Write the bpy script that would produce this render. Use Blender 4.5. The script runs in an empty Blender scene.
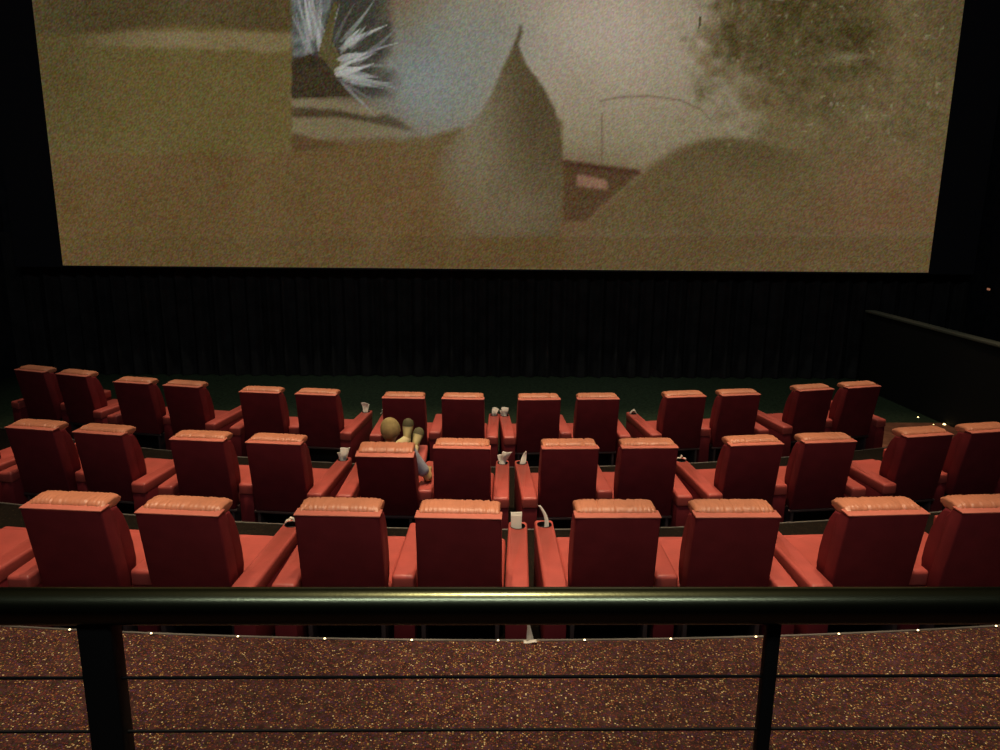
import bpy, bmesh, math, random
import numpy as np
from mathutils import Vector, Matrix

random.seed(7)
R = math.radians
scene = bpy.context.scene
col = scene.collection

# ------------------------------------------------------------------ helpers
def link(o, parent=None):
    col.objects.link(o)
    if parent is not None:
        o.parent = parent
    return o

def tag(o, label=None, cat=None, group=None, kind=None):
    if label: o['label'] = label
    if cat: o['category'] = cat
    if group: o['group'] = group
    if kind: o['kind'] = kind
    return o

def empty(name, loc=(0, 0, 0), rz=0.0):
    o = bpy.data.objects.new(name, None)
    o.empty_display_size = 0.1
    o.location = loc
    o.rotation_euler = (0, 0, rz)
    return link(o)

def finish(me, mat, smooth=35):
    if mat is not None:
        me.materials.append(mat)
    if smooth:
        me.polygons.foreach_set('use_smooth', [True] * len(me.polygons))
        me.set_sharp_from_angle(angle=R(smooth))
    me.update()
    return me

def obj(name, bm, mat, parent=None, smooth=35):
    bmesh.ops.recalc_face_normals(bm, faces=bm.faces[:])
    me = bpy.data.meshes.new(name)
    bm.to_mesh(me); bm.free()
    finish(me, mat, smooth)
    return link(bpy.data.objects.new(name, me), parent)

def bake(o):
    """apply the modifiers of o into its mesh"""
    dg = bpy.context.evaluated_depsgraph_get()
    dg.update()
    me = bpy.data.meshes.new_from_object(o.evaluated_get(dg))
    o.modifiers.clear()
    o.data = me
    return o

def children(o):
    return [c for c in bpy.data.objects if c.parent == o]

KIDS = {}
def copy_tree(o, parent=None):
    c = o.copy(); col.objects.link(c)
    if parent is not None:
        c.parent = parent
    if o.name not in KIDS:
        KIDS[o.name] = children(o)
    for ch in KIDS[o.name]:
        copy_tree(ch, c)
    return c

def rbox(bm, x0, x1, y0, y1, z0, z1, r=0.02, seg=3, fn=None):
    """rounded box"""
    b = bmesh.new()
    bmesh.ops.create_cube(b, size=1.0)
    for v in b.verts:
        v.co = Vector(((x0 + x1) / 2 + v.co.x * (x1 - x0), (y0 + y1) / 2 + v.co.y * (y1 - y0), (z0 + z1) / 2 + v.co.z * (z1 - z0)))
    if r > 0:
        bmesh.ops.bevel(b, geom=b.edges[:], offset=r, segments=seg, profile=0.5, affect='EDGES')
    if fn:
        for v in b.verts: v.co = Vector(fn(v.co))
    merge(bm, b)

def merge(bm, b):
    m = bpy.data.meshes.new('tmp')
    b.to_mesh(m); b.free()
    bm.from_mesh(m)
    bpy.data.meshes.remove(m)

def prism_x(bm, prof, hx, r=0.015, seg=3, fn=None):
    """extrude a yz profile along x, edges bevelled"""
    b = bmesh.new()
    n = len(prof)
    L = [b.verts.new((-hx, p[0], p[1])) for p in prof]
    Q = [b.verts.new((hx, p[0], p[1])) for p in prof]
    b.faces.new(L); b.faces.new(Q[::-1])
    for i in range(n):
        j = (i + 1) % n
        b.faces.new((L[i], Q[i], Q[j], L[j]))
    bmesh.ops.recalc_face_normals(b, faces=b.faces[:])
    if r > 0:
        bmesh.ops.bevel(b, geom=b.edges[:], offset=r, segments=seg, profile=0.5, affect='EDGES')
    if fn:
        for v in b.verts: v.co = Vector(fn(v.co))
    merge(bm, b)

def tube(bm, pts, rad, n=12, cap=True):
    pts = [Vector(p) for p in pts]
    rads = rad if isinstance(rad, (list, tuple)) else [rad] * len(pts)
    rings = []
    up = Vector((0, 0, 1))
    for i, p in enumerate(pts):
        t = (pts[min(i + 1, len(pts) - 1)] - pts[max(i - 1, 0)]).normalized()
        a = t.cross(up)
        if a.length < 1e-3: a = t.cross(Vector((0, 1, 0)))
        a.normalize(); b = a.cross(t).normalized()
        rings.append([bm.verts.new(p + (a * math.cos(k * 2 * math.pi / n) + b * math.sin(k * 2 * math.pi / n)) * rads[i]) for k in range(n)])
    for i in range(len(rings) - 1):
        for k in range(n):
            bm.faces.new((rings[i][k], rings[i][(k + 1) % n], rings[i + 1][(k + 1) % n], rings[i + 1][k]))
    if cap:
        bm.faces.new(rings[0][::-1]); bm.faces.new(rings[-1])

def loft(bm, rings, cap=True, closed=True):
    vr = [[bm.verts.new(p) for p in r] for r in rings]
    n = len(vr[0])
    for i in range(len(vr) - 1):
        for k in range(n if closed else n - 1):
            bm.faces.new((vr[i][k], vr[i][(k + 1) % n], vr[i + 1][(k + 1) % n], vr[i + 1][k]))
    if cap:
        bm.faces.new(vr[0][::-1]); bm.faces.new(vr[-1])
    return vr

# ------------------------------------------------------------------ materials
def mat_new(name):
    m = bpy.data.materials.new(name); m.use_nodes = True
    nt = m.node_tree
    return m, nt, nt.nodes['Principled BSDF']

def simple(name, c, rough=0.5, metal=0.0, bump=0.0, bscale=60.0, var=0.0, spec=0.5, vscale=6.0):
    m, nt, p = mat_new(name)
    p.inputs['Base Color'].default_value = (*c, 1)
    p.inputs['Roughness'].default_value = rough
    p.inputs['Metallic'].default_value = metal
    p.inputs['Specular IOR Level'].default_value = spec
    tc = nt.nodes.new('ShaderNodeTexCoord')
    if bump:
        nz = nt.nodes.new('ShaderNodeTexNoise'); nz.inputs['Scale'].default_value = bscale; nz.inputs['Detail'].default_value = 4
        b = nt.nodes.new('ShaderNodeBump'); b.inputs['Strength'].default_value = bump; b.inputs['Distance'].default_value = 0.01
        nt.links.new(tc.outputs['Object'], nz.inputs['Vector'])
        nt.links.new(nz.outputs['Fac'], b.inputs['Height']); nt.links.new(b.outputs['Normal'], p.inputs['Normal'])
    if var:
        nz = nt.nodes.new('ShaderNodeTexNoise'); nz.inputs['Scale'].default_value = vscale; nz.inputs['Detail'].default_value = 5
        r = nt.nodes.new('ShaderNodeValToRGB')
        r.color_ramp.elements[0].position = 0.3; r.color_ramp.elements[1].position = 0.7
        r.color_ramp.elements[0].color = (*[x * (1 - var) for x in c], 1); r.color_ramp.elements[1].color = (*[min(1, x * (1 + var)) for x in c], 1)
        nt.links.new(tc.outputs['Object'], nz.inputs['Vector'])
        nt.links.new(nz.outputs['Fac'], r.inputs['Fac']); nt.links.new(r.outputs['Color'], p.inputs['Base Color'])
    return m

def emis(name, c, s):
    m, nt, p = mat_new(name)
    p.inputs['Base Color'].default_value = (*c, 1)
    p.inputs['Emission Color'].default_value = (*c, 1)
    p.inputs['Emission Strength'].default_value = s
    return m

def carpet(name, base, specks, scale=75.0):
    m, nt, p = mat_new(name)
    N, Lk = nt.nodes, nt.links
    p.inputs['Roughness'].default_value = 0.95
    p.inputs['Specular IOR Level'].default_value = 0.1
    tc = N.new('ShaderNodeTexCoord')
    vo = N.new('ShaderNodeTexVoronoi'); vo.inputs['Scale'].default_value = scale
    Lk.new(tc.outputs['Object'], vo.inputs['Vector'])
    sep = N.new('ShaderNodeSeparateColor'); Lk.new(vo.outputs['Color'], sep.inputs['Color'])
    ramp = N.new('ShaderNodeValToRGB'); ramp.color_ramp.interpolation = 'CONSTANT'
    el = ramp.color_ramp.elements
    el[0].position = 0.0; el[0].color = (*specks[0][1], 1)
    el[1].position = specks[1][0]; el[1].color = (*specks[1][1], 1)
    for pos, c in specks[2:]:
        e = el.new(pos); e.color = (*c, 1)
    Lk.new(sep.outputs['Red'], ramp.inputs['Fac'])
    # only the middle of a cell is the tuft of colour
    lt = N.new('ShaderNodeMath'); lt.operation = 'LESS_THAN'; lt.inputs[1].default_value = 0.45
    Lk.new(vo.outputs['Distance'], lt.inputs[0])
    nz = N.new('ShaderNodeTexNoise'); nz.inputs['Scale'].default_value = 18; nz.inputs['Detail'].default_value = 6
    Lk.new(tc.outputs['Object'], nz.inputs['Vector'])
    br = N.new('ShaderNodeValToRGB')
    br.color_ramp.elements[0].position = 0.35; br.color_ramp.elements[1].position = 0.7
    br.color_ramp.elements[0].color = (*[c * 0.6 for c in base], 1); br.color_ramp.elements[1].color = (*[c * 1.5 for c in base], 1)
    Lk.new(nz.outputs['Fac'], br.inputs['Fac'])
    mx = N.new('ShaderNodeMix'); mx.data_type = 'RGBA'
    Lk.new(lt.outputs[0], mx.inputs['Factor']); Lk.new(br.outputs['Color'], mx.inputs['A']); Lk.new(ramp.outputs['Color'], mx.inputs['B'])
    Lk.new(mx.outputs['Result'], p.inputs['Base Color'])
    bp = N.new('ShaderNodeBump'); bp.inputs['Strength'].default_value = 0.4; bp.inputs['Distance'].default_value = 0.005
    Lk.new(vo.outputs['Distance'], bp.inputs['Height']); Lk.new(bp.outputs['Normal'], p.inputs['Normal'])
    return m

LEATHER = simple('red_leather', (0.48, 0.092, 0.074), 0.42, bump=0.12, bscale=45, var=0.10, spec=0.5)
SHELL = simple('shaded_dark_red', (0.22, 0.026, 0.032), 0.6, bump=0.08, bscale=60, var=0.12, spec=0.25)  # darker than the red leather: shade of backs and sides put into it
PILLOW = simple('tan_red_leather', (0.56, 0.222, 0.125), 0.40, bump=0.25, bscale=22, var=0.14, spec=0.5)  # paler, more orange tint over the whole headrest roll
TRIM_LEATHER = simple('ledge_leather', (0.58, 0.175, 0.125), 0.45, bump=0.08, bscale=50, var=0.08)
BLACK = simple('black_plastic', (0.008, 0.008, 0.008), 0.5)
FRAME = simple('seat_frame_steel', (0.18, 0.13, 0.13), 0.4, metal=0.7)
PAPER = simple('white_paper', (0.92, 0.92, 0.86), 0.8, bump=0.2, bscale=30)
_nt = PAPER.node_tree
_tr = _nt.nodes.new('ShaderNodeBsdfTranslucent'); _tr.inputs['Color'].default_value = (0.92, 0.91, 0.84, 1)
_mx = _nt.nodes.new('ShaderNodeMixShader'); _mx.inputs['Fac'].default_value = 0.45
_nt.links.new(_nt.nodes['Principled BSDF'].outputs[0], _mx.inputs[1]); _nt.links.new(_tr.outputs[0], _mx.inputs[2])
_nt.links.new(_mx.outputs[0], _nt.nodes['Material Output'].inputs['Surface'])
RAIL = simple('dark_bronze_rail', (0.15, 0.165, 0.095), 0.25, metal=1.0, bump=0.02, bscale=200)
POST = simple('black_steel_post', (0.010, 0.010, 0.009), 0.5, metal=0.0, spec=0.2)
CABLE = simple('black_cable', (0.008, 0.008, 0.007), 0.6, spec=0.2)
WALLM = simple('black_wall_cloth', (0.030, 0.034, 0.040), 0.9, bump=0.2, bscale=40, var=0.3, spec=0.1)
CURT = simple('black_curtain_velour', (0.034, 0.034, 0.033), 0.9, var=0.3, vscale=3, spec=0.1)
MASK = simple('black_masking_cloth', (0.030, 0.033, 0.038), 0.95, spec=0.05)
NOSE = simple('aluminium_nosing', (0.30, 0.30, 0.27), 0.4, metal=0.7, var=0.5, vscale=1.5)
RISER = simple('dark_riser', (0.03, 0.012, 0.011), 0.9, spec=0.1)
CARPET = carpet('speckled_red_carpet', (0.060, 0.026, 0.022),
                [(0, (0.034, 0.017, 0.016)), (0.30, (0.15, 0.036, 0.028)), (0.46, (0.075, 0.030, 0.080)), (0.60, (0.050, 0.062, 0.024)),
                 (0.72, (0.22, 0.085, 0.034)), (0.86, (0.36, 0.22, 0.070)), (0.955, (0.62, 0.50, 0.26))], 88)
DARKC = carpet('dark_row_carpet', (0.008, 0.006, 0.004),
                [(0, (0.006, 0.005, 0.004)), (0.4, (0.012, 0.006, 0.004)), (0.7, (0.008, 0.010, 0.005)), (0.93, (0.05, 0.035, 0.018))], 95)
GREENC = carpet('dark_green_carpet', (0.026, 0.044, 0.024),
                [(0, (0.022, 0.038, 0.021)), (0.4, (0.030, 0.052, 0.027)), (0.8, (0.034, 0.042, 0.036)), (0.93, (0.03, 0.03, 0.02))], 60)

# ------------------------------------------------------------------ camera
CAMZ = 3.127
F = 780.0
p_, y_, r_ = R(13.084), R(0.991), R(0.567)
fw = Vector((math.sin(y_) * math.cos(p_), math.cos(y_) * math.cos(p_), -math.sin(p_)))
rt = Vector((math.cos(y_), -math.sin(y_), 0)); up = rt.cross(fw)
rt2 = rt * math.cos(r_) + up * math.sin(r_); up2 = up * math.cos(r_) - rt * math.sin(r_)
cd = bpy.data.cameras.new('camera'); cam = link(bpy.data.objects.new('camera', cd))
cd.sensor_width = 36; cd.lens = F / 1000 * 36; cd.clip_start = 0.05
cam.matrix_world = Matrix(((rt2.x, up2.x, -fw.x, 0), (rt2.y, up2.y, -fw.y, 0), (rt2.z, up2.z, -fw.z, CAMZ), (0, 0, 0, 1)))
scene.camera = cam

# ------------------------------------------------------------------ the room
ZC, ZB, ZA, ZX = 0.0, -0.377, -0.602, 0.30         # floors: back, middle, front row, cross aisle
XL, XR, YF = -9.7, 10.0, 16.05
def edge_aisle(x): return 4.548 + (x - 0.1) ** 2 / (2 * 32.0)
def edge_back(x): return 6.93 + (x - 0.2) ** 2 / (2 * 21.5)
def edge_mid(x): return 9.72 + (x - 0.2) ** 2 / (2 * 17.2)
def xs_(n=61): return [XL + (XR - XL) * i / (n - 1) for i in range(n)]

def slab(name, f0, f1, z, depth, mat):
    bm = bmesh.new(); X = xs_()
    rings = []
    for x in X:
        a, b = f0(x), f1(x)
        rings.append([(x, a, z), (x, b, z), (x, b, z - depth), (x, a, z - depth)])
    loft(bm, rings)
    o = obj(name, bm, mat, smooth=0)
    return tag(o, kind='structure')

slab('floor', lambda x: edge_mid(x) - 0.0, lambda x: YF, ZA, 0.2, GREENC)
slab('floor', edge_back, edge_mid, ZB, 0.45, DARKC)
slab('floor', edge_aisle, edge_back, ZC, 0.75, DARKC)
slab('floor', lambda x: -2.5, edge_aisle, ZX, 1.0, CARPET)

def wall(name, x0, x1, y0, y1, z0, z1, mat):
    bm = bmesh.new(); rbox(bm, x0, x1, y0, y1, z0, z1, 0)
    return tag(obj(name, bm, mat, smooth=0), kind='structure')
wall('wall_left', XL - 0.2, XL, -2.5, YF, -0.8, 9.6, WALLM)
wall('wall_right', XR, XR + 0.2, -2.5, YF, -0.8, 9.6, WALLM)
wall('wall_front', XL - 0.2, XR + 0.2, YF, YF + 0.2, -0.8, 9.6, WALLM)
wall('wall_back', XL - 0.2, XR + 0.2, -2.7, -2.5, -0.8, 9.6, WALLM)
wall('ceiling', XL - 0.2, XR + 0.2, -2.7, YF + 0.2, 9.6, 9.8, WALLM)

# half wall of the entrance ramp, on the right, with a capping rail
HW = simple('half_wall_paint', (0.010, 0.012, 0.012), 0.8, spec=0.2)
bm = bmesh.new()
def hw(x0, x1, z0, z1, r):
    rbox(bm, x0, x1, 8.0, 15.2, z0, z1, r, 2, lambda v: (v[0] + (15.2 - v[1]) * 0.094, v[1], v[2]))
hw(7.50, 7.64, ZA, 0.91, 0)
tag(obj('wall_right_half', bm, HW, smooth=0), kind='structure')
bm = bmesh.new(); hw(7.47, 7.67, 0.91, 0.955, 0.008)
tag(obj('trim_1', bm, simple('half_wall_cap', (0.10, 0.11, 0.085), 0.5), smooth=30), kind='structure')
# side aisle past the front row, its lit floor painted as lighter carpet
bm = bmesh.new(); rbox(bm, 5.75, 7.4, 9.6, 12.6, ZA, ZA + 0.012, 0, 1, lambda v: (v[0] + (v[1] - 11) * 0.35, v[1], v[2]))
tag(obj('floor', bm, simple('lit_aisle_carpet', (0.20, 0.085, 0.05), 0.95, bump=0.4, bscale=90, var=0.3, spec=0.1), smooth=0), kind='structure')

# raised platform under the camera
wall('floor_platform', XL, XR, -2.5, 1.32, ZX, 1.49, RISER)

# nosing strips along the tier edges
def nosing(name, f, z, off0, off1, h, mat, x0, x1):
    bm = bmesh.new(); rings = []
    for i in range(81):
        x = x0 + (x1 - x0) * i / 80
        a, b = f(x) + off0, f(x) + off1
        rings.append([(x, a, z), (x, b, z), (x, b, z + h), (x, a, z + h)])
    loft(bm, rings)
    return tag(obj(name, bm, mat, smooth=0), kind='structure')
nosing('trim_2', edge_aisle, ZX, -0.014, 0.004, 0.005, NOSE, -6, 8)
nosing('trim_3', edge_back, ZC, -0.016, 0.004, 0.005, NOSE, -8, 7.9)
nosing('trim_4', edge_mid, ZB, -0.016, 0.004, 0.005, NOSE, -8, 7.9)

# curtain below the screen: deep pleats
bm = bmesh.new(); rings = []
n = 900
for i in range(n + 1):
    x = XL + 0.05 + (XR - XL - 0.1) * i / n
    ph = x * 2 * math.pi / 0.34 + 0.8 * math.sin(x * 1.7)
    y = YF - 0.16 + 0.075 * math.sin(ph) + 0.02 * math.sin(2.3 * ph)
    rings.append([(x, y, ZA + 0.01), (x, y + 0.01 * math.sin(ph * .5), 0.6), (x, y, 2.3)])
loft(bm, rings, cap=False, closed=False)
for f in bm.faces: f.smooth = True
cur = obj('stage_curtain', bm, CURT, smooth=80)
tag(cur, 'black pleated stage curtain hanging below the cinema screen', 'curtain')

# ------------------------------------------------------------------ the screen with its picture
SX0, SX1, SZ0, SZ1, SY = -8.265, 8.744, 1.685, 9.0, 15.4
def build_screen():
    root = empty('cinema_screen', ((SX0 + SX1) / 2, SY, SZ0))
    tag(root, 'huge cinema screen showing a murky brown misty film scene', 'screen')
    nx, nz = 720, 310
    gx = np.linspace(SX0, SX1, nx); gz = np.linspace(SZ0, SZ1, nz)
    X, Z = np.meshgrid(gx, gz)
    # picture coordinates on the cloth (mapping fitted to the camera's perspective)
    U = 487.21 + 49.498 * X + 0.22587 * Z - 0.060306 * X * X + 0.80938 * X * Z + 0.006975 * Z * Z
    V = 352.36 + 0.292 * X - 48.12 * Z - 0.0006758 * X * X + 0.071944 * X * Z - 0.84492 * Z * Z
    rng = np.random.default_rng(3)
    def noise(cell, amp=1.0, seed=0):
        r = np.random.default_rng(seed)
        cell = float(cell)
        g = r.random((int(900 / cell) + 4, int(1100 / cell) + 4))
        a = (U + 20) / cell; b = (V + 560) / cell
        i = np.clip(np.floor(b).astype(int), 0, g.shape[0] - 2); j = np.clip(np.floor(a).astype(int), 0, g.shape[1] - 2)
        fy = b - i; fx = a - j
        fx = fx * fx * (3 - 2 * fx); fy = fy * fy * (3 - 2 * fy)
        return amp * ((g[i, j] * (1 - fx) + g[i, j + 1] * fx) * (1 - fy) + (g[i + 1, j] * (1 - fx) + g[i + 1, j + 1] * fx) * fy - 0.5)
    def ss(a, b, x):
        t = np.clip((x - a) / (b - a), 0, 1); return t * t * (3 - 2 * t)
    def blob(cx, cy, rx, ry, pw=1.0):
        return np.exp(-(((U - cx) / rx) ** 2 + ((V - cy) / ry) ** 2) * pw)
    img = np.zeros(U.shape + (3,))
    img[:] = (110, 87, 57)
    def lay(c, m):
        m = np.clip(m, 0, 1)[..., None]
        img[:] = img * (1 - m) + np.array(c, float) * m
    def poly(pts):
        pts = np.array(pts, float); inside = np.zeros(U.shape, bool)
        j = len(pts) - 1
        for i in range(len(pts)):
            xi, yi = pts[i]; xj, yj = pts[j]
            if yi != yj:
                c = ((yi > V) != (yj > V)) & (U < (xj - xi) * (V - yi) / (yj - yi) + xi)
                inside ^= c
            j = i
        return inside.astype(float)
    # mist and sky behind everything
    upper = ss(190, 130, V + noise(60, 30, 1))
    lay((138, 126, 98), upper * ss(380, 470, U) * 0.95)
    lay((164, 150, 126), blob(620, 50, 140, 80) * 0.9)
    lay((186, 170, 152), blob(590, 20, 100, 70) * 0.8)
    lay((128, 136, 132), blob(425, 75, 70, 60) * 0.95)
    lay((138, 138, 126), blob(480, 40, 60, 45) * 0.7)
    # lower ground on the right of the picture
    tr = ss(690, 760, U + noise(30, 60, 4) + noise(9, 40, 5) - 0.12 * V)
    lay((112, 96, 64), tr * ss(230, 150, V))
    canopy2 = ss(690, 760, U + noise(24, 70, 31) + noise(8, 40, 32)) * ss(230, 80, V + noise(24, 60, 33))
    lay((84, 72, 44), canopy2 * ss(-.1, .35, noise(9, 1, 34) + noise(4.5, 1, 35)) * 0.5)
    leaf = noise(7, 1, 6) + 0.8 * noise(3.5, 1, 16) + 0.7 * noise(26, 1, 7)
    canopy = ss(700, 745, U + noise(24, 70, 8) + noise(8, 40, 9)) * ss(120, 40, V + noise(24, 40, 10)) * ss(900, 850, U)
    lay((68, 58, 30), canopy * (0.45 + 0.4 * ss(-0.2, 0.3, leaf)))
    lay((150, 140, 104), canopy * ss(0.55, 0.8, noise(6, 1.3, 12) + noise(3, .8, 13)) * 0.7)
    lay((160, 152, 122), blob(845, 57, 18, 5) * 0.55)
    lay((134, 120, 84), blob(868, 114, 14, 5) * 0.5)
    lay((118, 84, 58), blob(880, 190, 60, 45) * (0.4 + noise(20, .5, 20)))
    lay((84, 72, 46), ss(900, 955, U) * 0.5 * ss(120, 20, V))
    # mound on the right
    px_ = [400, 590, 620, 650, 680, 705, 730, 760, 790, 830, 880, 960]; py_ = [260, 222, 190, 163, 146, 138, 136, 141, 148, 152, 158, 168]
    mh = np.interp(U, px_, py_)
    lay((104, 86, 55), ss(-3, 8, V - mh) * ss(585, 600, U) * ss(860, 740, U))
    lay((88, 75, 47), ss(-2, 6, V - mh) * ss(60, 5, V - mh) * ss(630, 700, U) * ss(840, 740, U) * 0.75)
    lay((122, 106, 76), ss(-2, 1, V - mh) * ss(8, 2, V - mh) * ss(600, 625, U) * ss(720, 690, U) * 0.5)
    # dark vehicle behind the figure
    lay((84, 62, 40), poly([(563, 160), (580, 163), (640, 171), (626, 186), (600, 206), (588, 220), (563, 222)]) * 0.9)
    lay((150, 112, 90), poly([(577, 174), (607, 180), (608, 190), (577, 186)]) * 0.9)
    lay((74, 48, 32), poly([(563, 160), (640, 170), (640, 175), (563, 165)]) * 0.8)
    lay((110, 92, 66), ss(226, 236, V) * 0.6 * ss(560, 580, U))
    # ground under the left half
    gh = np.interp(U, [0, 292, 400, 440, 475, 490, 560], [150, 140, 140, 131, 124, 118, 118]) + noise(14, 6, 21)
    lay((104, 82, 48), ss(-2, 5, V - gh) * ss(566, 558, U))
    lay((112, 84, 52), ss(150, 190, V) * ss(300, 420, U) * ss(420, 300, U - 100) * 0.5)
    # hooded pointed figure
    hood = [(516, 40), (521, 52), (527, 66), (537, 78), (546, 92), (554, 108), (559, 124), (562, 142), (563, 165), (562, 200), (558, 238), (415, 238), (420, 190), (440, 150), (470, 124), (484, 108), (492, 92), (499, 76), (507, 58), (512, 48)]
    hm = poly(hood) * ss(412, 475, U + noise(26, 26, 40))
    lay((90, 76, 50), hm * (0.30 + 0.70 * ss(455, 520, U + noise(20, 30, 22))))
    lay((112, 100, 74), hm * blob(505, 120, 35, 60) * 0.7)
    lay((134, 124, 100), hm * blob(468, 150, 36, 60) * 0.75)
    lay((120, 104, 78), hm * blob(515, 215, 60, 45) * 0.7)
    lay((80, 66, 42), hm * blob(535, 110, 28, 55) * 0.75)
    lay((70, 58, 40), poly([(514, 44), (517, 36), (519, 30), (518, 25), (521, 25), (522, 32), (519, 42), (518, 48)]) * 0.85)
    lay((98, 78, 46), ss(234, 239, V) * 0.6)
    # the block, path and plant at the left
    lay((104, 89, 50), ss(293, 291, U) * ss(156, 150, V))
    lay((86, 72, 44), ss(293, 291, U) * ss(33, 26, V - 4 * np.sin(U / 40)))
    lay((134, 118, 84), ss(293, 291, U) * ss(70, 110, U) * ss(30, 34, V + noise(20, 6, 23)) * ss(52, 46, V + noise(12, 5, 24) - 0.03 * (U - 200)) * 0.8)
    lay((78, 68, 42), ss(150, 40, U) * 0.45 * ss(240, 60, V))
    lay((72, 60, 34), blob(105, 20, 40, 22) * 0.4)
    lay((64, 62, 52), ss(291, 293, U) * ss(400, 375, U + noise(12, 20, 25)) * ss(102, 92, V))
    lay((120, 126, 124), poly([(292, -30), (340, -30), (322, 35), (312, 56), (292, 56)]) * (0.7 + noise(5, .9, 26)))
    lay((62, 50, 32), poly([(292, 60), (310, 54), (326, 62), (340, 80), (352, 96), (292, 98)]) * 0.92)
    lay((128, 116, 88), poly([(292, 98), (330, 99), (372, 107), (388, 113), (370, 118), (292, 108)]) * 0.85)
    lay((126, 114, 84), poly([(292, 117), (340, 116), (392, 127), (410, 135), (370, 137), (320, 140), (292, 132)]) * 0.85)
    lay((70, 58, 38), poly([(292, 108), (330, 109), (372, 117), (384, 114), (398, 119), (416, 132), (392, 127), (340, 117), (292, 117)]) * 0.85)
    lay((86, 66, 38), poly([(292, 133), (320, 140), (350, 146), (292, 152)]) * 0.7)
    lay((140, 142, 136), blob(430, 95, 40, 40) * 0.5)
    for _ in range(2):          # soft focus of the projector
        for ax in (0, 1):
            img[:] = (np.roll(img, 1, ax) + 2 * img + np.roll(img, -1, ax)) / 4
    def blade(x0, y0, a, L, wd, b, sk=0.0):
        t = ((U - x0) * math.cos(a) + (V - y0) * math.sin(a)) / L
        d = np.abs((U - x0) * math.sin(a) - (V - y0) * math.cos(a) + sk * L * t * t)
        w_ = wd * np.clip(np.minimum(t * 4 + 0.3, (1 - t) * 1.4), 0, 1)
        lay((b, b, b * 0.97), ss(1.0, -0.6, d - w_) * (t > 0) * (t < 1) * (U > 292) * (0.5 + 0.45 * np.clip(t, 0, 1)))
    for k in range(20):
        blade(random.uniform(306, 330), random.uniform(40, 58), R(random.uniform(-122, -74)), random.uniform(40, 80), random.uniform(0.8, 2.0), random.uniform(130, 195), random.uniform(-.1, .1))
    lay((92, 82, 48), poly([(318, 54), (328, 20), (334, 2), (338, 2), (332, 40), (344, 64), (350, 80), (336, 76)]) * 0.85)
    for k in range(26):
        f = k / 25
        blade(342 + random.uniform(-12, 16), 48 + 36 * f + random.uniform(-8, 8), R(-62 + 84 * f + random.uniform(-26, 26)), random.uniform(22, 54), random.uniform(1.3, 3.4), random.uniform(100, 205), random.uniform(-.15, .15))
    lay((58, 48, 31), poly([(292, 62), (310, 54), (324, 60), (336, 76), (346, 96), (292, 98)]) * 0.9)
    # thin twig in the mist
    arc = np.interp(U, [600, 620, 650, 680, 700, 713], [101, 97, 96, 100, 109, 122])
    lay((110, 92, 76), np.exp(-((V - arc) / 1.2) ** 2) * ((U > 600) & (U < 713)) * 0.6)
    lay((104, 84, 66), np.exp(-((U - 602) / 1.1) ** 2) * ((V > 112) & (V < 165)) * 0.55)
    sp = noise(3.2, 1, 51) + 0.5 * noise(9, 1, 52)
    lay((150, 142, 112), canopy2 * ss(0.42, 0.55, sp) * 0.6)
    lay((58, 50, 26), canopy * ss(-0.36, -0.52, sp) * 0.7)
    lay((66, 56, 34), poly([(699, 17), (702, 16), (701, 24), (698, 30)]) * 0.8)
    # grain of the projected film
    img += (rng.random(U.shape)[..., None] - 0.5) * 22 + (rng.random(img.shape) - 0.5) * 26 + noise(40, 8, 30)[..., None]
    img[:] = np.clip(img, 0, 255)
    s = img / 255.0
    lin = np.where(s <= 0.04045, s / 12.92, ((s + 0.055) / 1.055) ** 2.4)
    me = bpy.data.meshes.new('projected_picture')
    co = np.stack([X - (SX0 + SX1) / 2, np.zeros_like(X), Z - SZ0], -1).reshape(-1, 3)
    idx = np.arange(nx * nz).reshape(nz, nx)
    q = np.stack([idx[:-1, :-1], idx[:-1, 1:], idx[1:, 1:], idx[1:, :-1]], -1).reshape(-1, 4)
    me.vertices.add(len(co)); me.vertices.foreach_set('co', co.ravel().astype(np.float32))
    me.loops.add(q.size); me.loops.foreach_set('vertex_index', q.ravel().astype(np.int32))
    me.polygons.add(len(q)); me.polygons.foreach_set('loop_start', np.arange(0, q.size, 4, dtype=np.int32))
    me.update(calc_edges=True)
    ca = me.color_attributes.new('picture', 'FLOAT_COLOR', 'POINT')
    ca.data.foreach_set('color', np.concatenate([lin.reshape(-1, 3), np.ones((len(co), 1))], 1).ravel().astype(np.float32))
    m, nt, p = mat_new('projected_picture')
    at = nt.nodes.new('ShaderNodeAttribute'); at.attribute_name = 'picture'
    p.inputs['Base Color'].default_value = (0.02, 0.02, 0.02, 1); p.inputs['Roughness'].default_value = 0.9; p.inputs['Specular IOR Level'].default_value = 0.0
    nt.links.new(at.outputs['Color'], p.inputs['Emission Color']); p.inputs['Emission Strength'].default_value = 0.78
    me.materials.append(m)
    pic = link(bpy.data.objects.new('picture', me), root)
    # cloth backing and the black masking round it
    bm = bmesh.new(); w = (SX1 - SX0) / 2
    rbox(bm, -w, w, 0.006, 0.05, 0, SZ1 - SZ0, 0)
    obj('backing', bm, MASK, root, smooth=0)
    for nm, a in (('masking', (-w - 0.9, -w, -0.02, 0.06, -0.03, SZ1 - SZ0 + 0.3)), ('masking', (w, w + 0.9, -0.02, 0.06, -0.03, SZ1 - SZ0 + 0.3)), ('masking', (-w, w, -0.02, 0.06, -0.03, 0.0)), ('masking', (-w, w, -0.02, 0.06, SZ1 - SZ0, SZ1 - SZ0 + 0.3))):
        bm = bmesh.new(); rbox(bm, *a, 0)
        obj(nm, bm, MASK, root, smooth=0)
build_screen()

# ------------------------------------------------------------------ recliners
SEAT, WB = 0.789, 0.56
ARM_X, ARM_W, ARM_L, ARM_Z = 0.387, 0.163, 1.12, 0.584
CUP_Y = ARM_L - 0.10

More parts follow.
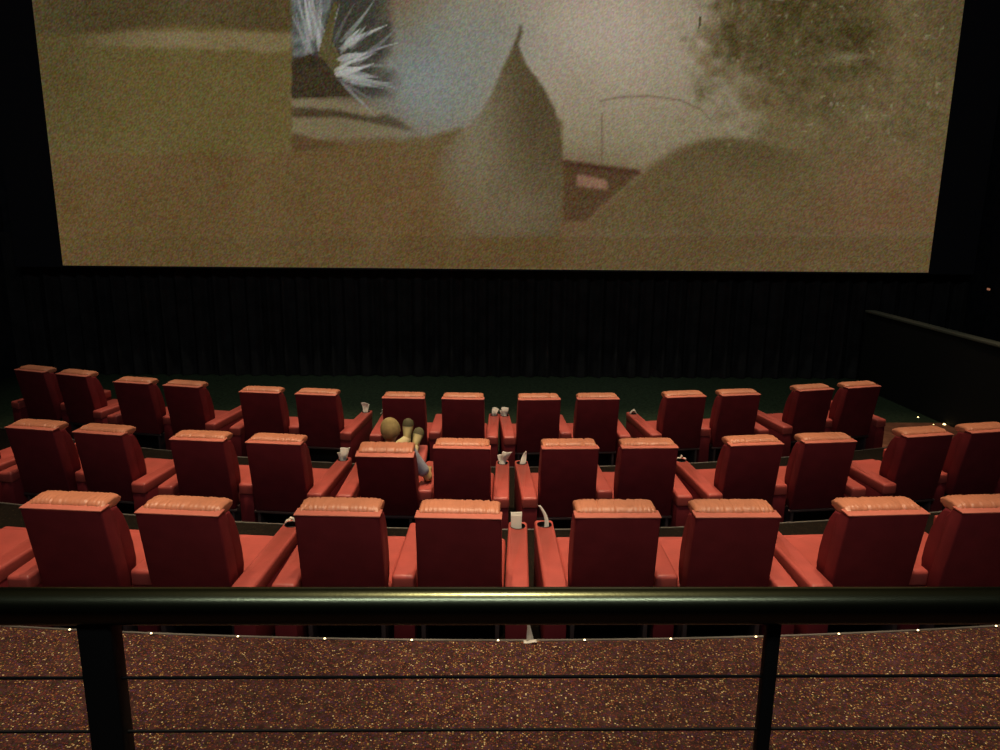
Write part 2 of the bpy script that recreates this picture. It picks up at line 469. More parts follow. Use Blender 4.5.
def back_fn(tilt):
    """lean the backrest about a pivot near the seat"""
    if not tilt: return None
    c, s = math.cos(tilt), math.sin(tilt)
    def fn(v):
        y, z = v[1] - 0.2, v[2] - 0.42
        return (v[0] + 0.055, 0.2 + y * c - z * s, 0.42 + y * s + z * c)
    return fn

def wrinkled_roll(tilt, seed):
    rnd = random.Random(seed)
    bm = bmesh.new(); rings = []
    folds = [(rnd.uniform(-.24, .24), rnd.uniform(.004, .009), rnd.uniform(.002, .006), rnd.uniform(-.05, .05)) for _ in range(13)]
    n = 84; m = 22; hx = 0.268
    fn = back_fn(tilt) or (lambda v: v)
    for i in range(n + 1):
        t = -1 + 2 * i / n
        x = hx * math.sin(t * math.pi / 2) if abs(t) < 1 else hx * t
        e = max(0.0, 1 - (abs(x) / hx) ** 9) ** 0.5
        e = 0.34 + 0.66 * e
        ring = []
        for k in range(m):
            a = 2 * math.pi * k / m
            ca, sa = math.cos(a), math.sin(a)
            pa = abs(ca) ** 0.75 * (1 if ca > 0 else -1); pb = abs(sa) ** 0.8 * (1 if sa > 0 else -1)
            d = 0.0
            for fx, fwid, fd, sk in folds:
                d -= fd * math.exp(-((x - fx - sk * ca) / fwid) ** 2)
            edge = max(0, (abs(x) / hx - 0.72) / 0.28)
            d += 0.006 * edge * math.sin(a * 9 + seed) + 0.0015 * math.sin(x * 210 + 2 * math.sin(a + seed))
            ring.append(fn((x, 0.163 + (0.106 + d) * pa * (0.85 + 0.15 * e), 1.075 + (0.052 + d) * pb * e)))
        rings.append(ring)
    loft(bm, rings)
    return bm

def make_arm(name, parent, x, rear, front, w, cup):
    bm = bmesh.new()
    def shape(v):
        # rear end of the pad droops, side panel narrows to the floor
        z = v[2]; y = v[1]
        if z > 0.45: z -= 0.018 * max(0, (rear + 0.16 - y) / 0.16) ** 2
        q = max(0, (y - rear) / (front - rear))
        return (x + (v[0] - x) * (1.01 - 0.09 * q), y, z)
    rbox(bm, x - w / 2, x + w / 2, rear, front, 0.465, ARM_Z, 0.024, 4, shape)
    o = obj(name, bm, LEATHER, parent, smooth=40)
    bm = bmesh.new()
    rbox(bm, x - w / 2 + 0.006, x + w / 2 - 0.006, rear + 0.012, front - 0.01, 0.03, 0.475, 0.01, 2, lambda v: (x + (v[0] - x) * (1.01 - 0.09 * max(0, (v[1] - rear) / (front - rear))), v[1], v[2]))
    obj('side_panel', bm, SHELL, o, smooth=40)
    if cup:
        cb = bmesh.new()
        bmesh.ops.create_cone(cb, cap_ends=True, segments=32, radius1=0.057, radius2=0.057, depth=0.2)
        for v in cb.verts: v.co += Vector((x, CUP_Y, ARM_Z + 0.01))
        cut = obj('cutter', cb, BLACK, None, smooth=0)
        md = o.modifiers.new('b', 'BOOLEAN'); md.operation = 'DIFFERENCE'; md.object = cut; md.solver = 'EXACT'
        bake(o)
        bpy.data.objects.remove(cut)
        b2 = bmesh.new(); N_ = 28
        prof = [(r + 0.005 if r > 0.002 else r, z + ARM_Z - 0.63) for r, z in [(0.049, 0.632), (0.0515, 0.634), (0.0545, 0.632), (0.0515, 0.629), (0.0508, 0.60), (0.050, 0.545), (0.030, 0.543), (0.001, 0.543), (0.001, 0.546), (0.03, 0.546), (0.046, 0.549), (0.0475, 0.60)]]
        rings = [[(x + r * math.cos(2 * math.pi * k / N_), CUP_Y + r * math.sin(2 * math.pi * k / N_), z) for k in range(N_)] for r, z in prof]
        rings.append(rings[0])
        vr = loft(b2, rings, cap=False)
        bmesh.ops.remove_doubles(b2, verts=b2.verts[:], dist=1e-5)
        obj('cup_holder', b2, BLACK, o, smooth=40)
    return o

def make_recliner(side, reclined=False, seed=1):
    """side 'l': left seat of a pair (outer arm left, shared arm right); 'r': right seat (outer arm right)"""
    root = empty('recliner')
    tilt = R(11.5) if reclined else 0.0
    fn = back_fn(tilt)
    # rear shell, a leaning slab with a flat ledge on top
    bm = bmesh.new()
    prism_x(bm, [(0.0, 1.08), (0.10, 1.083), (0.16, 1.0), (0.27, 0.33), (0.155, 0.30)], WB / 2, 0.012, 3,
            (lambda v: (fn or (lambda q: q))((v[0] * (1.0 + 0.03 * (1.08 - v[2])), v[1], v[2]))))
    obj('back_shell', bm, SHELL, root)
    bm = bmesh.new()
    prism_x(bm, [(-0.004, 1.078), (-0.003, 1.088), (0.105, 1.092), (0.11, 1.078)], WB / 2 + 0.003, 0.004, 2, fn)
    obj('ledge', bm, TRIM_LEATHER, root)
    # padded front of the back, two soft panels
    bm = bmesh.new()
    prism_x(bm, [(0.115, 1.055), (0.20, 1.045), (0.262, 0.96), (0.315, 0.84), (0.352, 0.70), (0.368, 0.58), (0.352, 0.49), (0.30, 0.44), (0.24, 0.44)], WB / 2 - 0.004, 0.022, 4, fn)
    obj('back_cushion', bm, SHELL, root)
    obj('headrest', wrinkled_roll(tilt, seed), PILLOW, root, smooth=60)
    # seat cushion
    bm = bmesh.new()
    rbox(bm, -0.295, 0.295, 0.30, 1.06, 0.30, 0.445, 0.035, 4, lambda v: (v[0], v[1], v[2] + 0.012 * math.cos(v[0] * 5) * (1 if v[2] > .38 else 0)))
    obj('seat_cushion', bm, LEATHER, root)
    bm = bmesh.new()
    if reclined:
        a = R(19)
        def tip(v):
            y, z = v[1] - 1.06, v[2] - 0.43
            return (v[0], 1.08 + y * math.cos(a) - z * math.sin(a), 0.44 + y * math.sin(a) + z * math.cos(a))
        rbox(bm, -0.29, 0.29, 1.06, 1.54, 0.36, 0.46, 0.03, 4, tip)
    else:
        rbox(bm, -0.29, 0.29, 1.062, 1.155, 0.10, 0.425, 0.03, 4)
    obj('footrest', bm, LEATHER, root)
    if reclined:
        bm = bmesh.new()
        for sx in (-0.2, 0.2):
            tube(bm, [(sx, 0.95, 0.30), (sx, 1.2, 0.31), (sx, 1.42, 0.46)], 0.014, 8)
        obj('footrest_linkage', bm, FRAME, root)
    bm = bmesh.new(); rbox(bm, -0.27, 0.27, 0.34, 1.0, 0.0, 0.30, 0.01, 2)
    obj('base', bm, BLACK, root)
    bm = bmesh.new(); rbox(bm, -0.30, 0.30, 0.15, 0.18, 0.275, 0.30, 0.004, 2)
    rbox(bm, -0.27, -0.24, 0.16, 0.4, 0.0, 0.295, 0.004, 2); rbox(bm, 0.24, 0.27, 0.16, 0.4, 0.0, 0.295, 0.004, 2)
    obj('frame_bar', bm, FRAME, root)
    if side == 'l':
        make_arm('armrest', root, -ARM_X, 0.026, ARM_L, ARM_W, True)
        make_arm('armrest', root, SEAT / 2, 0.19, 1.06, 0.16, False)
    else:
        make_arm('armrest', root, ARM_X, 0.026, ARM_L, ARM_W, True)
    return root

# pair placement: rows are arcs facing the screen
XC = 0.204
# apex distance, radius, floor, how much of the arc's turn the seats follow, own turn, pair angles
ROWS = {'A': (9.932, 16.74, ZA, 0.81, 0.473, [-23.466, -16.784, -9.945, -3.132, 3.048, 9.918, 16.722]),
        'B': (7.231, 20.938, ZB, 0.877, -0.051, [-17.75, -12.583, -7.418, -2.3, 2.775, 7.952, 13.309]),
        'C': (4.706, 45.077, ZC, 1.335, -1.113, [-5.66, -3.311, -0.989, 1.336, 3.634])}
ROWNAME = {'A': 'front row', 'B': 'middle row', 'C': 'back row'}
ORD = ['first', 'second', 'third', 'fourth', 'fifth', 'sixth', 'seventh', 'eighth', 'ninth', 'tenth', 'eleventh', 'twelfth', 'thirteenth', 'fourteenth']
protos = {}
seats = {}
def seat_at(row, pair, side):
    y0, Rr, z, kk, cc, th = ROWS[row]
    t = R(th[pair]); a = R(th[pair] * kk + cc)
    sx = -SEAT / 2 if side == 'l' else SEAT / 2
    return Vector((XC + Rr * math.sin(t) + sx * math.cos(a), y0 + Rr - Rr * math.cos(t) + sx * math.sin(a), z)), a

# what each recliner shows in its cup holder, for the labels
NAP = {}   # (row, number) -> text
def place_seats():
    for row in 'ABC':
        th = ROWS[row][5]
        num = 0
        for pi in range(len(th)):
            for side in 'lr':
                cut = row in 'BC' and pi == 0
                if cut and side == 'l': continue            # wholly outside the frame
                if not cut: num += 1
                loc, t = seat_at(row, pi, side)
                rec = (row == 'B' and num == 5)
                var = (pi * 2 + (side == 'r')) % 3
                key = (side, rec, var)
                if key not in protos:
                    o = make_recliner(side, rec, seed=3 + var * 5 + (side == 'r') * 2)
                    protos[key] = o
                else:
                    o = copy_tree(protos[key])
                o.location = loc; o.rotation_euler = (0, 0, t)
                if cut:
                    lab = 'red leather recliner cut off by the left picture edge, only its armrest showing, %s' % ROWNAME[row]
                else:
                    total = {'A': 14, 'B': 12, 'C': 8}[row]
                    if num <= total // 2: place = '%s from left' % ORD[num - 1]
                    else: place = '%s from right' % ORD[total - num]
                    place = place.replace('first from left', 'leftmost full seat').replace('first from right', 'rightmost')
                    extra = {('B', 5): 'person reclining in it', ('C', 8): 'cut by picture edge', ('A', 6): 'napkin in right cup holder', ('A', 7): 'bit of paper in left cup holder',
                             ('A', 8): 'napkin in right cup holder', ('A', 9): 'napkin in left cup holder', ('A', 11): 'paper in left cup holder', ('B', 4): 'napkin in right cup holder',
                             ('B', 6): 'napkin in right cup holder', ('B', 7): 'napkin in left cup holder', ('B', 9): 'paper strip in left cup holder', ('C', 2): 'twisted paper in right cup holder',
                             ('C', 4): 'folded paper in right cup holder', ('C', 5): 'upright paper strip in left holder'}.get((row, num))
                    lab = 'red leather recliner, %s in %s' % (place, ROWNAME[row]) + (', ' + extra if extra else ', empty')
                tag(o, lab, 'recliner', 'red recliners in the ' + ROWNAME[row])
                seats[(row, 'cut' if cut else num)] = (o, loc, t, side)
place_seats()

def in_seat(key, p):
    o, loc, t, side = seats[key]
    return loc + Matrix.Rotation(t, 3, 'Z') @ Vector(p)

# ------------------------------------------------------------------ paper left in the cup holders
def sheet(bm, w, h, fn, nu=10, nv=14):
    g = [[bm.verts.new(fn((i / nu - 0.5) * w, j / nv * h)) for i in range(nu + 1)] for j in range(nv + 1)]
    for j in range(nv):
        for i in range(nu):
            bm.faces.new((g[j][i], g[j][i + 1], g[j + 1][i + 1], g[j + 1][i]))

def solid(o, th=0.002):
    md = o.modifiers.new('s', 'SOLIDIFY'); md.thickness = th
    return bake(o)

def napkin(kind, seed, h=0.15):
    rnd = random.Random(seed); bm = bmesh.new()
    a, b, c = rnd.uniform(0, 6), rnd.uniform(-.03, .03), rnd.uniform(0, 6)
    if kind == 'fan':                 # napkin stuffed in by its corner, opening upward
        def fn(u, v):
            s = 0.30 + 0.70 * (v / h)
            return Vector((u * s + b * (v / h) ** 2 * 2, 0.016 * math.sin(u * 60 + a) * s + 0.010 * math.sin(v * 50 + c), v - 0.25 * abs(u) * (0.6 + 0.4 * math.sin(a))))
        sheet(bm, 0.085, h, fn)
        def fn2(u, v):
            s = 0.25 + 0.75 * (v / h)
            return Vector((u * s * 0.8 - b * (v / h), 0.014 + 0.014 * math.sin(u * 70 + c) * s, v * 0.8 + 0.3 * u))
        sheet(bm, 0.075, h, fn2)
    elif kind == 'leaf':              # folded napkin leaning over
        def fn(u, v):
            s = math.sin(math.pi * min(1, 0.18 + 0.80 * v / h)) ** 0.7
            return Vector((u * s + 0.045 * (v / h) ** 1.3, 0.25 * abs(u) + 0.01 * math.sin(v * 40 + a), v))
        sheet(bm, 0.05, h, fn)
        def fn2(u, v):
            s = math.sin(math.pi * min(1, 0.2 + 0.78 * v / h)) ** 0.7
            return Vector((u * s + 0.03 * (v / h), 0.014 - 0.2 * abs(u), v * 0.85))
        sheet(bm, 0.045, h, fn2)
    elif kind == 'strip':             # narrow curling strip
        def fn(u, v):
            t = v / h
            return Vector((u * (1 - 0.55 * t) + 0.030 * math.sin(t * 2.4) - 0.055 * t * t, 0.3 * abs(u) + 0.015 * t, v))
        sheet(bm, 0.036, h, fn)
    elif kind == 'packet':            # straight folded paper sleeve
        def fn(u, v): return Vector((u * (0.92 + 0.1 * v / h), 0.016 + 0.006 * math.sin(u * 50), v))
        sheet(bm, 0.072, h, fn)
        def fn2(u, v): return Vector((u * (0.92 + 0.1 * v / h), -0.016 - 0.004 * math.cos(u * 40), v - 0.006))
        sheet(bm, 0.072, h, fn2)
        for sx in (-1, 1):
            def fn3(u, v): return Vector((sx * 0.036 * (0.92 + 0.1 * v / h), u + 0.001, v - 0.003))
            sheet(bm, 0.032, h, fn3, 4, 14)
    elif kind == 'loop':              # crumpled strip looping over the rim
        for q in range(2):
            def fn(u, v):
                t = v / h
                an = math.pi * t
                return Vector((-0.045 + 0.10 * t + 0.012 * q, u + 0.02 * q - 0.01 + 0.01 * math.sin(t * 9 + a), 0.075 + (0.055 - 0.018 * q) * math.sin(an) + 0.010 * math.sin(t * 14 + c)))
            sheet(bm, 0.022, h, fn, 3, 18)
    for v in bm.verts:
        if kind in ('fan', 'leaf'):
            v.co.x *= 1.3; v.co.y = v.co.y * 1.3 + 0.45 * max(0, v.co.z - 0.06); v.co.z *= 1.05
        elif kind != 'loop':
            v.co.x *= 1.2; v.co.y += 0.25 * max(0, v.co.z - 0.06)
        else:
            v.co.y *= 1.5; v.co.z += 0.012
    o = obj('paper_napkin', bm, PAPER, None, smooth=30)
    return solid(o, 0.0015)

def put(key, arm, kind, label, seed, h, rz=0.0, dx=0.0, dy=0.0):
    o = napkin(kind, seed, h)
    p = in_seat(key, (arm * ARM_X + dx, CUP_Y + dy, 0.5485 + ARM_Z - 0.63))
    o.location = p; o.rotation_euler = (0, 0, seats[key][2] + rz)
    tag(o, label, 'napkin', 'paper left in the cup holders')
put(('C', 2), 1, 'loop', 'twisted white paper strip over the cup holder right of the second back row recliner', 2, 0.15, 0.3, dx=-0.012)
put(('C', 4), 1, 'packet', 'flat white paper packet upright in cup holder left of the back row centre gap', 3, 0.185, 0.0, -0.012, -0.01)
put(('C', 5), -1, 'strip', 'narrow curling white strip upright in cup holder right of back row centre gap', 4, 0.225, 0.0, 0.0, -0.012)
put(('B', 4), 1, 'fan', 'crumpled white napkin in middle row cup holder left of the reclining person', 5, 0.19, 0.4)
put(('B', 6), 1, 'fan', 'white napkin fanned open in cup holder left of the middle row centre gap', 6, 0.19, -0.2, -0.01)
put(('B', 7), -1, 'leaf', 'folded white napkin leaning right in cup holder beside the middle row centre gap', 7, 0.19, 0.0, -0.005)
put(('B', 9), -1, 'loop', 'looped white paper strip on the middle row cup holder farthest right', 8, 0.17, -0.2, dx=-0.004)
put(('A', 6), 1, 'fan', 'big white napkin standing in front row cup holder, the leftmost napkin there', 9, 0.20, 0.2)
put(('A', 7), -1, 'loop', 'small white paper twist in front row cup holder behind the person', 10, 0.17, 0.1, dx=-0.055)
put(('A', 8), 1, 'fan', 'grey white napkin in cup holder just left of the front row centre gap', 11, 0.17, -0.3)
put(('A', 9), -1, 'fan', 'grey white napkin in cup holder just right of the front row centre gap', 12, 0.18, 0.3)
put(('A', 11), -1, 'loop', 'small white paper curl on the rightmost littered cup holder of the front row', 13, 0.16, 0.2, dx=-0.004)

# a small white shape standing on the step edge between the two centre pairs
bm = bmesh.new()
def fns(u, v): return Vector((u * (1 - 0.75 * v / 0.12) - 0.012 * v / 0.12, 0.01 * math.sin(u * 60), v))
sheet(bm, 0.05, 0.12, fns)
def fns2(u, v): return Vector((u, -v, 0.003 + 0.004 * math.sin(u * 50)))
sheet(bm, 0.085, 0.035, fns2, 8, 4)
o = solid(obj('white_sliver', bm, PAPER, None, smooth=30))
o.location = (0.29, edge_aisle(0.29) - 0.012, ZX + 0.007)
tag(o, 'small white shape standing on the metal carpet edge under the handrail', 'paper')

# ------------------------------------------------------------------ step lights
LEDM = emis('step_led', (1.0, 0.72, 0.34), 6.0)
def step_light(loc, rz, label, group, s=0.8, mat=LEDM):
    root = empty('step_light', loc, rz)
    bm = bmesh.new(); rbox(bm, -0.016 * s, 0.016 * s, -0.010 * s, 0.010 * s, 0, 0.006 * s, 0.002 * s, 2)
    obj('housing', bm, NOSE, root)
    bm = bmesh.new()
    bmesh.ops.create_uvsphere(bm, u_segments=10, v_segments=6, radius=0.0085 * s)
    for v in bm.verts: v.co.z = max(v.co.z, 0) * 0.8 + 0.006 * s
    obj('lens', bm, mat, root)
    tag(root, label, 'step light', group)
    return root
X_LED = [0, -2.73, -2.18, -1.606, -1.039, -0.476, 0.083, 0.645, 1.21, 1.776, 2.34, 2.892, 3.455]
vis = 0
first = None
for x in X_LED[1:]:
    vis += 1
    w = ORD[vis - 1] + ' from left' if vis <= 6 else ORD[12 - vis] + ' from right'
    w = w.replace('first from left', 'leftmost').replace('first from right', 'rightmost')
    loc = (x, edge_aisle(x) - 0.02, ZX + 0.006)
    lab = 'tiny warm step light on the curved carpet edge, %s of twelve' % w
    if first is None:
        first = step_light(loc, 0, lab, 'lights along the carpet edge')
    else:
        o = copy_tree(first); o.location = loc; o['label'] = lab
LED2 = emis('aisle_led', (1.0, 0.72, 0.28), 5.0)
for k, (loc, lab, s) in enumerate([((7.50, 12.93, ZA), 'faint yellow floor light by the right half wall, farthest of the three', 1.8),
                                   ((7.53, 12.50, ZA), 'dim small floor light by the half wall, middle one of three', 1.4),
                                   ((7.70, 12.48, ZA), 'brightest yellow floor light by the half wall, nearest of three', 2.9)]):
    step_light(loc, 0, lab, 'floor lights by the right half wall', s, LED2)
# dim wall lamp at the far right
root = empty('wall_lamp', (XR - 0.0, 15.35, 1.39))
bm = bmesh.new(); rbox(bm, -0.03, 0.0, -0.07, 0.07, -0.05, 0.07, 0.008, 2); obj('housing', bm, BLACK, root)
bm = bmesh.new(); rbox(bm, -0.036, -0.03, -0.05, 0.05, -0.04, 0.0, 0.002, 1); obj('lens', bm, emis('wall_led', (1.0, 0.40, 0.22), 0.25), root)
tag(root, 'dim reddish lamp on the dark wall at far right', 'lamp')

# ------------------------------------------------------------------ railing in front of the camera
def build_rail():
    a = R(0.2)
    o = Vector((0.0, 1.172, 1.49))
    root = empty('guard_railing', o, a)
    tag(root, 'dark metal guard railing with round handrail and thin cables in the foreground', 'railing')
    zr = 2.462 - 1.49
    bm = bmesh.new(); tube(bm, [(-2.6 + 0.26 * i, 0, zr) for i in range(21)], 0.0305, 32)
    obj('handrail', bm, RAIL, root, smooth=60)
    def post(x, w, d, lean):
        bm = bmesh.new()
        rbox(bm, x - w / 2, x + w / 2, -d / 2, d / 2, 0.0, zr - 0.02, 0.004, 2, lambda v: (v[0] + lean * (v[2] - zr), v[1], v[2]))
        rbox(bm, x - w / 2 - 0.03 - lean * zr, x + w / 2 + 0.03 - lean * zr, -d / 2 - 0.03, d / 2 + 0.03, 0.0, 0.012, 0.003, 1)
        obj('post', bm, POST, root)
    post(-0.637, 0.056, 0.04, 0.0)
    post(0.483, 0.024, 0.02, 0.0)
    for x in (-2.0, 1.75):
        post(x, 0.03, 0.05, 0.0)
    for k, z in enumerate((2.329, 2.226, 2.123, 2.020, 1.917, 1.814, 1.711)):
        bm = bmesh.new(); tube(bm, [(-2.6, 0, z - 1.49), (2.6, 0, z - 1.49)], 0.0028, 10)
        obj('cable', bm, CABLE, root, smooth=60)
build_rail()

# ------------------------------------------------------------------ the person in the fifth middle-row recliner
def build_person():
    o5, loc, t, side = seats[('B', 5)]
    root = empty('person', loc, t)
    tag(root, 'person with short pale hair and light blue shirt reclining, feet up, head tilted left', 'person')
    SKIN = simple('skin', (0.50, 0.36, 0.16), 0.6, bump=0.05, bscale=80)
    HAIR = simple('short_fair_hair', (0.42, 0.33, 0.13), 0.8, bump=0.7, bscale=260, var=0.18, vscale=22)
    SHIRT = simple('light_blue_shirt', (0.36, 0.40, 0.48), 0.85, bump=0.3, bscale=25)
    PANTS = simple('cream_trousers', (0.70, 0.62, 0.34), 0.85, bump=0.3, bscale=22)
    SHOE = simple('khaki_shoe', (0.52, 0.46, 0.21), 0.7, bump=0.15, bscale=50)
    SOLE = simple('dark_olive_sole', (0.10, 0.095, 0.04), 0.7)
    hip = Vector((0.0, 0.52, 0.535)); waist = Vector((0.0, 0.45, 0.70)); chest = Vector((0.03, 0.36, 0.86)); neckb = Vector((0.035, 0.345, 0.985))
    headc = Vector((0.045, 0.34, 1.16))
    shR = Vector((0.215, 0.345, 0.94)); elR = Vector((0.412, 0.395, 0.640)); wrR = Vector((0.385, 0.645, 0.612)); paR = Vector((0.38, 0.73, 0.608))
    shL = Vector((-0.18, 0.35, 0.945)); elL = Vector((-0.26, 0.47, 0.70)); wrL = Vector((-0.10, 0.64, 0.66)); paL = Vector((-0.03, 0.69, 0.655))
    hR = Vector((0.095, 0.53, 0.53)); knR = Vector((0.14, 0.97, 0.63)); anR = Vector((0.15, 1.38, 0.635))
    hL = Vector((-0.095, 0.53, 0.53)); knL = Vector((-0.04, 0.96, 0.70)); anL = Vector((0.065, 1.37, 0.735))
    def limb(bm, pts, rads, sub=5):
        """tapered limb: overlapping rounded sections along a bent line, (rx, ry) radii allowed"""
        pts = [Vector(p) for p in pts]
        rads = [r if isinstance(r, tuple) else (r, r) for r in rads]
        for i in range(len(pts) - 1):
            for k in range(sub + 1):
                t = k / sub
                c = pts[i].lerp(pts[i + 1], t)
                t2 = t * t * (3 - 2 * t)
                rx = rads[i][0] * (1 - t2) + rads[i + 1][0] * t2; ry = rads[i][1] * (1 - t2) + rads[i + 1][1] * t2
                b = bmesh.new(); bmesh.ops.create_uvsphere(b, u_segments=16, v_segments=10, radius=1.0)
                for v in b.verts: v.co = c + Vector((v.co.x * rx, v.co.y * ry, v.co.z * (rx + ry) / 2))
                merge(bm, b)
    def fuse(o, mat, vox, it):
        md = o.modifiers.new('rm', 'REMESH'); md.mode = 'VOXEL'; md.voxel_size = vox
        sm = o.modifiers.new('sm', 'SMOOTH'); sm.factor = 0.5; sm.iterations = it
        bake(o); o.data.materials.clear(); finish(o.data, mat, 0)
        o.data.polygons.foreach_set('use_smooth', [True] * len(o.data.polygons))
        return o
    bm = bmesh.new()
    limb(bm, [hip, waist, chest, neckb], [(0.15, 0.10), (0.13, 0.095), (0.15, 0.10), (0.06, 0.06)], 6)
    limb(bm, [neckb, headc + Vector((0, -0.01, -0.03))], [0.060, 0.056])
    ends = []
    for sh, el, wr, pa in ((shR, elR, wrR, paR), (shL, elL, wrL, paL)):
        limb(bm, [chest + (sh - chest) * 0.5, sh, sh.lerp(el, .5), el, el.lerp(wr, .35), wr], [0.075, 0.060, 0.050, 0.046, 0.046, 0.028], 6)
        limb(bm, [wr, wr.lerp(pa, .6), pa], [(0.030, 0.022), (0.038, 0.026), (0.038, 0.024)], 4)
        ends.append((None, wr, pa))
    for h, k, a in ((hR, knR, anR), (hL, knL, anL)):
        limb(bm, [h, h.lerp(k, .5), k, k.lerp(a, .35), a], [0.085, 0.074, 0.058, 0.052, 0.038], 6)
    # head and hands shaped separately, then fused into the one skin
    tilt = Matrix.Rotation(R(-13), 3, 'Y') @ Matrix.Rotation(R(6), 3, 'X')
    h = bmesh.new(); bmesh.ops.create_uvsphere(h, u_segments=32, v_segments=24, radius=1.0)
    for v in h.verts:
        x, y, z = v.co
        jaw = 1 - 0.26 * max(0, -z) ** 1.3
        back = 0.012 * max(0, -y) * (1 - abs(z))
        q = Vector((x * 0.090 * jaw, (y * 0.097 + (0.012 if z < -0.2 and y > 0 else 0)) * (1 - 0.12 * max(0, -z)) - back, z * 0.118))
        v.co = headc + tilt @ q
    merge(bm, h)
    def bump(p, s, seg=12):
        b = bmesh.new(); bmesh.ops.create_uvsphere(b, u_segments=seg, v_segments=seg, radius=1.0)
        for v in b.verts: v.co = headc + tilt @ (Vector(p) + Vector((v.co.x * s[0], v.co.y * s[1], v.co.z * s[2])))
        merge(bm, b)
    bump((0, 0.103, -0.018), (0.013, 0.018, 0.022))                       # nose
    bump((0, 0.080, -0.062), (0.024, 0.012, 0.006)); bump((0, 0.078, -0.072), (0.021, 0.012, 0.006))   # lips
    bump((0, 0.070, -0.098), (0.024, 0.018, 0.016))                       # chin
    for s in (-1, 1):
        bump((s * 0.093, -0.004, -0.012), (0.009, 0.019, 0.031))          # ears
        bump((s * 0.031, 0.086, 0.022), (0.026, 0.010, 0.007))            # brows
    for i, wr, pa in ends:
        d = (pa - wr).normalized(); sd = d.cross(Vector((0, 0, 1))).normalized()
        s = 1 if pa.x > 0.1 else -1
        for k, (off, ln) in enumerate(((-0.030, 0.070), (-0.010, 0.082), (0.011, 0.076), (0.030, 0.058))):
            a = pa + d * 0.012 + sd * off
            tube(bm, [a, a + d * ln * .45 + Vector((0, 0, 0.006)), a + d * ln * .8 - Vector((0, 0, 0.004)), a + d * ln - Vector((0, 0, 0.016))], [0.0095, 0.009, 0.0082, 0.006], 10)
        b0 = wr.lerp(pa, 0.35) - sd * s * 0.026
        tube(bm, [b0, b0 - sd * s * 0.024 + d * 0.022, b0 - sd * s * 0.034 + d * 0.055], [0.012, 0.011, 0.007], 10)
    body = fuse(obj('body', bm, SKIN, root), SKIN, 0.0055, 3)
    # eyes
    for s in (-1, 1):
        b = bmesh.new(); bmesh.ops.create_uvsphere(b, u_segments=12, v_segments=8, radius=0.0115)
        for v in b.verts: v.co = headc + tilt @ (v.co + Vector((s * 0.031, 0.083, 0.004)))
        obj('eye', b, simple('eye_white', (0.7, 0.68, 0.62), 0.3) if s < 0 else bpy.data.materials['eye_white'], root, smooth=60)
    # hair: close cropped cap, open at the face
    b = bmesh.new(); bmesh.ops.create_uvsphere(b, u_segments=40, v_segments=30, radius=1.0)
    rm = [f for f in b.faces if (lambda c: c.z < -0.42 + 0.9 * max(0, c.y) or (c.y > 0.45 and c.z < 0.62) or (abs(c.x) > .86 and c.z < 0.0 and c.y > -0.35))(f.calc_center_median())]
    bmesh.ops.delete(b, geom=rm, context='FACES')
    for v in b.verts:
        x, y, z = v.co
        j = 1 + 0.012 * math.sin(37 * x + 21 * z) * math.sin(29 * y + 17 * z)
        v.co = headc + tilt @ (Vector((x * 0.101, y * 0.112 - 0.010 * max(0, -y) * (1 - abs(z)), z * 0.130)) * j)
    hair = obj('hair', b, HAIR, root, smooth=70); solid(hair, 0.009)
    # shirt with short sleeves
    bm = bmesh.new()
    limb(bm, [hip + Vector((0, -0.01, 0.07)), waist, chest, neckb + Vector((0, 0, -0.035))], [(0.168, 0.122), (0.155, 0.118), (0.172, 0.118), (0.088, 0.080)], 7)
    for sh, el in ((shR, elR), (shL, elL)):
        limb(bm, [chest + (sh - chest) * 0.5, sh, sh.lerp(el, .45), sh.lerp(el, .74)], [0.095, 0.080, 0.070, 0.068], 6)
    fuse(obj('shirt', bm, SHIRT, root), SHIRT, 0.008, 6)
    # trousers
    bm = bmesh.new()
    limb(bm, [hip + Vector((0, 0, 0.05)), hip + Vector((0, 0.03, 0))], [(0.160, 0.118), (0.150, 0.115)], 4)
    for h_, k, a in ((hR, knR, anR), (hL, knL, anL)):
        limb(bm, [h_, h_.lerp(k, .5), k, k.lerp(a, .5), k.lerp(a, .93)], [0.100, 0.090, 0.072, 0.066, 0.056], 6)
    fuse(obj('trousers', bm, PANTS, root), PANTS, 0.008, 6)
    # shoes, toes up
    for nm, a, toe, sc in (('shoe', anL, Vector((0.035, 0.10, 1.0)), 1.0), ('shoe', anR, Vector((0.22, 0.34, 0.86)), 1.0)):
        toe = toe.normalized()
        inst = Vector((0, -1, 0)); inst = (inst - toe * inst.dot(toe)).normalized(); sdv = toe.cross(inst).normalized()
        heel = a - toe * 0.055 - inst * 0.045
        st = [(-0.005, .022, .030), (0.02, .034, .052), (0.06, .036, .060), (0.10, .036, .058), (0.14, .043, .046), (0.18, .050, .036), (0.22, .050, .029), (0.255, .040, .023), (0.272, .020, .012)]
        def ring(tt, w, th, lift=0.0, n=18):
            c = heel + toe * tt + inst * (th * 0.9 + lift)
            return [c + sdv * (w * math.cos(2 * math.pi * k / n)) + inst * (th * math.sin(2 * math.pi * k / n)) for k in range(n)]
        st = [(t_ * 1.04, w_ * 1.22, h_ * 1.15) for t_, w_, h_ in st]
        b = bmesh.new(); loft(b, [ring(*s_) for s_ in st]); so = obj(nm, b, SHOE, root, smooth=60)
        b = bmesh.new(); loft(b, [ring(tt, w * 1.09, 0.012, -0.014) for tt, w, th in st]); obj('sole', b, SOLE, so, smooth=60)
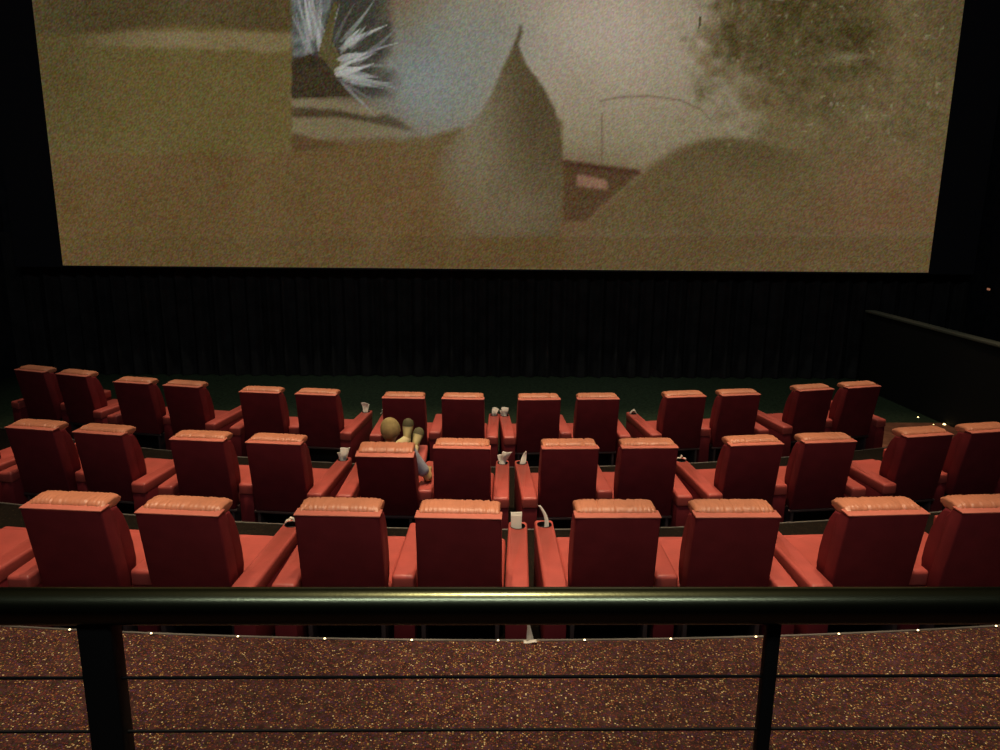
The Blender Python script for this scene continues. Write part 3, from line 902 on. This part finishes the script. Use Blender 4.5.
        b = bmesh.new(); loft(b, [ring(tt, w * 1.05, th * 1.06) for tt, w, th in [(0.205, .062, .037), (0.232, .060, .033), (0.265, .049, .027), (0.288, .022, .013)]]); obj('toe_cap', b, SOLE, so, smooth=60)
    return root
build_person()

# ------------------------------------------------------------------ light
def area(name, loc, size, power, c, rot=(0, 0, 0), sy=None):
    L = bpy.data.lights.new(name, 'AREA'); L.energy = power; L.color = c
    L.shape = 'RECTANGLE'; L.size = size; L.size_y = sy or size
    o = link(bpy.data.objects.new(name, L)); o.location = loc; o.rotation_euler = rot
    return o
def down(loc, power, c, half=26, blend=0.6, r=0.12):
    L = bpy.data.lights.new('downlight', 'SPOT'); L.energy = power; L.color = c
    L.spot_size = R(2 * half); L.spot_blend = blend; L.shadow_soft_size = r
    o = link(bpy.data.objects.new('downlight', L)); o.location = loc
    return o
WARM = (1.0, 0.72, 0.46)
for y, k in ((5.4, 1.0), (7.9, 1.0), (10.6, 0.95)):
    for x, q in ((-6.3, 0.40), (-3.8, 0.8), (-1.3, 1.0), (1.3, 1.0), (3.8, 0.85), (6.3, 0.6)):
        down((x, y, 9.45), 1430 * k * q, WARM, half=18, blend=0.7)
down((0.1, 2.6, 9.45), 900, (1.0, 0.80, 0.52), half=30, blend=0.8)
# dim fill light added high behind the seats to lift the dark backs
area('rear_fill_light', (0.0, -1.6, 9.2), 5.0, 150, (0.86, 0.92, 1.0), (R(52), 0, 0), 0.8)
# dim unseen lights added to brighten the open floor before the screen
for x in (-4.5, 0.2, 4.9):
    down((x, 13.4, 9.3), 340, (1.0, 0.95, 0.82), half=32, blend=0.9)
w = bpy.data.worlds.new('world'); scene.world = w; w.use_nodes = True
w.node_tree.nodes['Background'].inputs['Color'].default_value = (0.35, 0.45, 0.6, 1)
w.node_tree.nodes['Background'].inputs['Strength'].default_value = 0.003

vs = scene.view_settings
vs.view_transform = 'Standard'; vs.look = 'None'; vs.exposure = 0.0; vs.gamma = 1.0; vs.use_curve_mapping = False
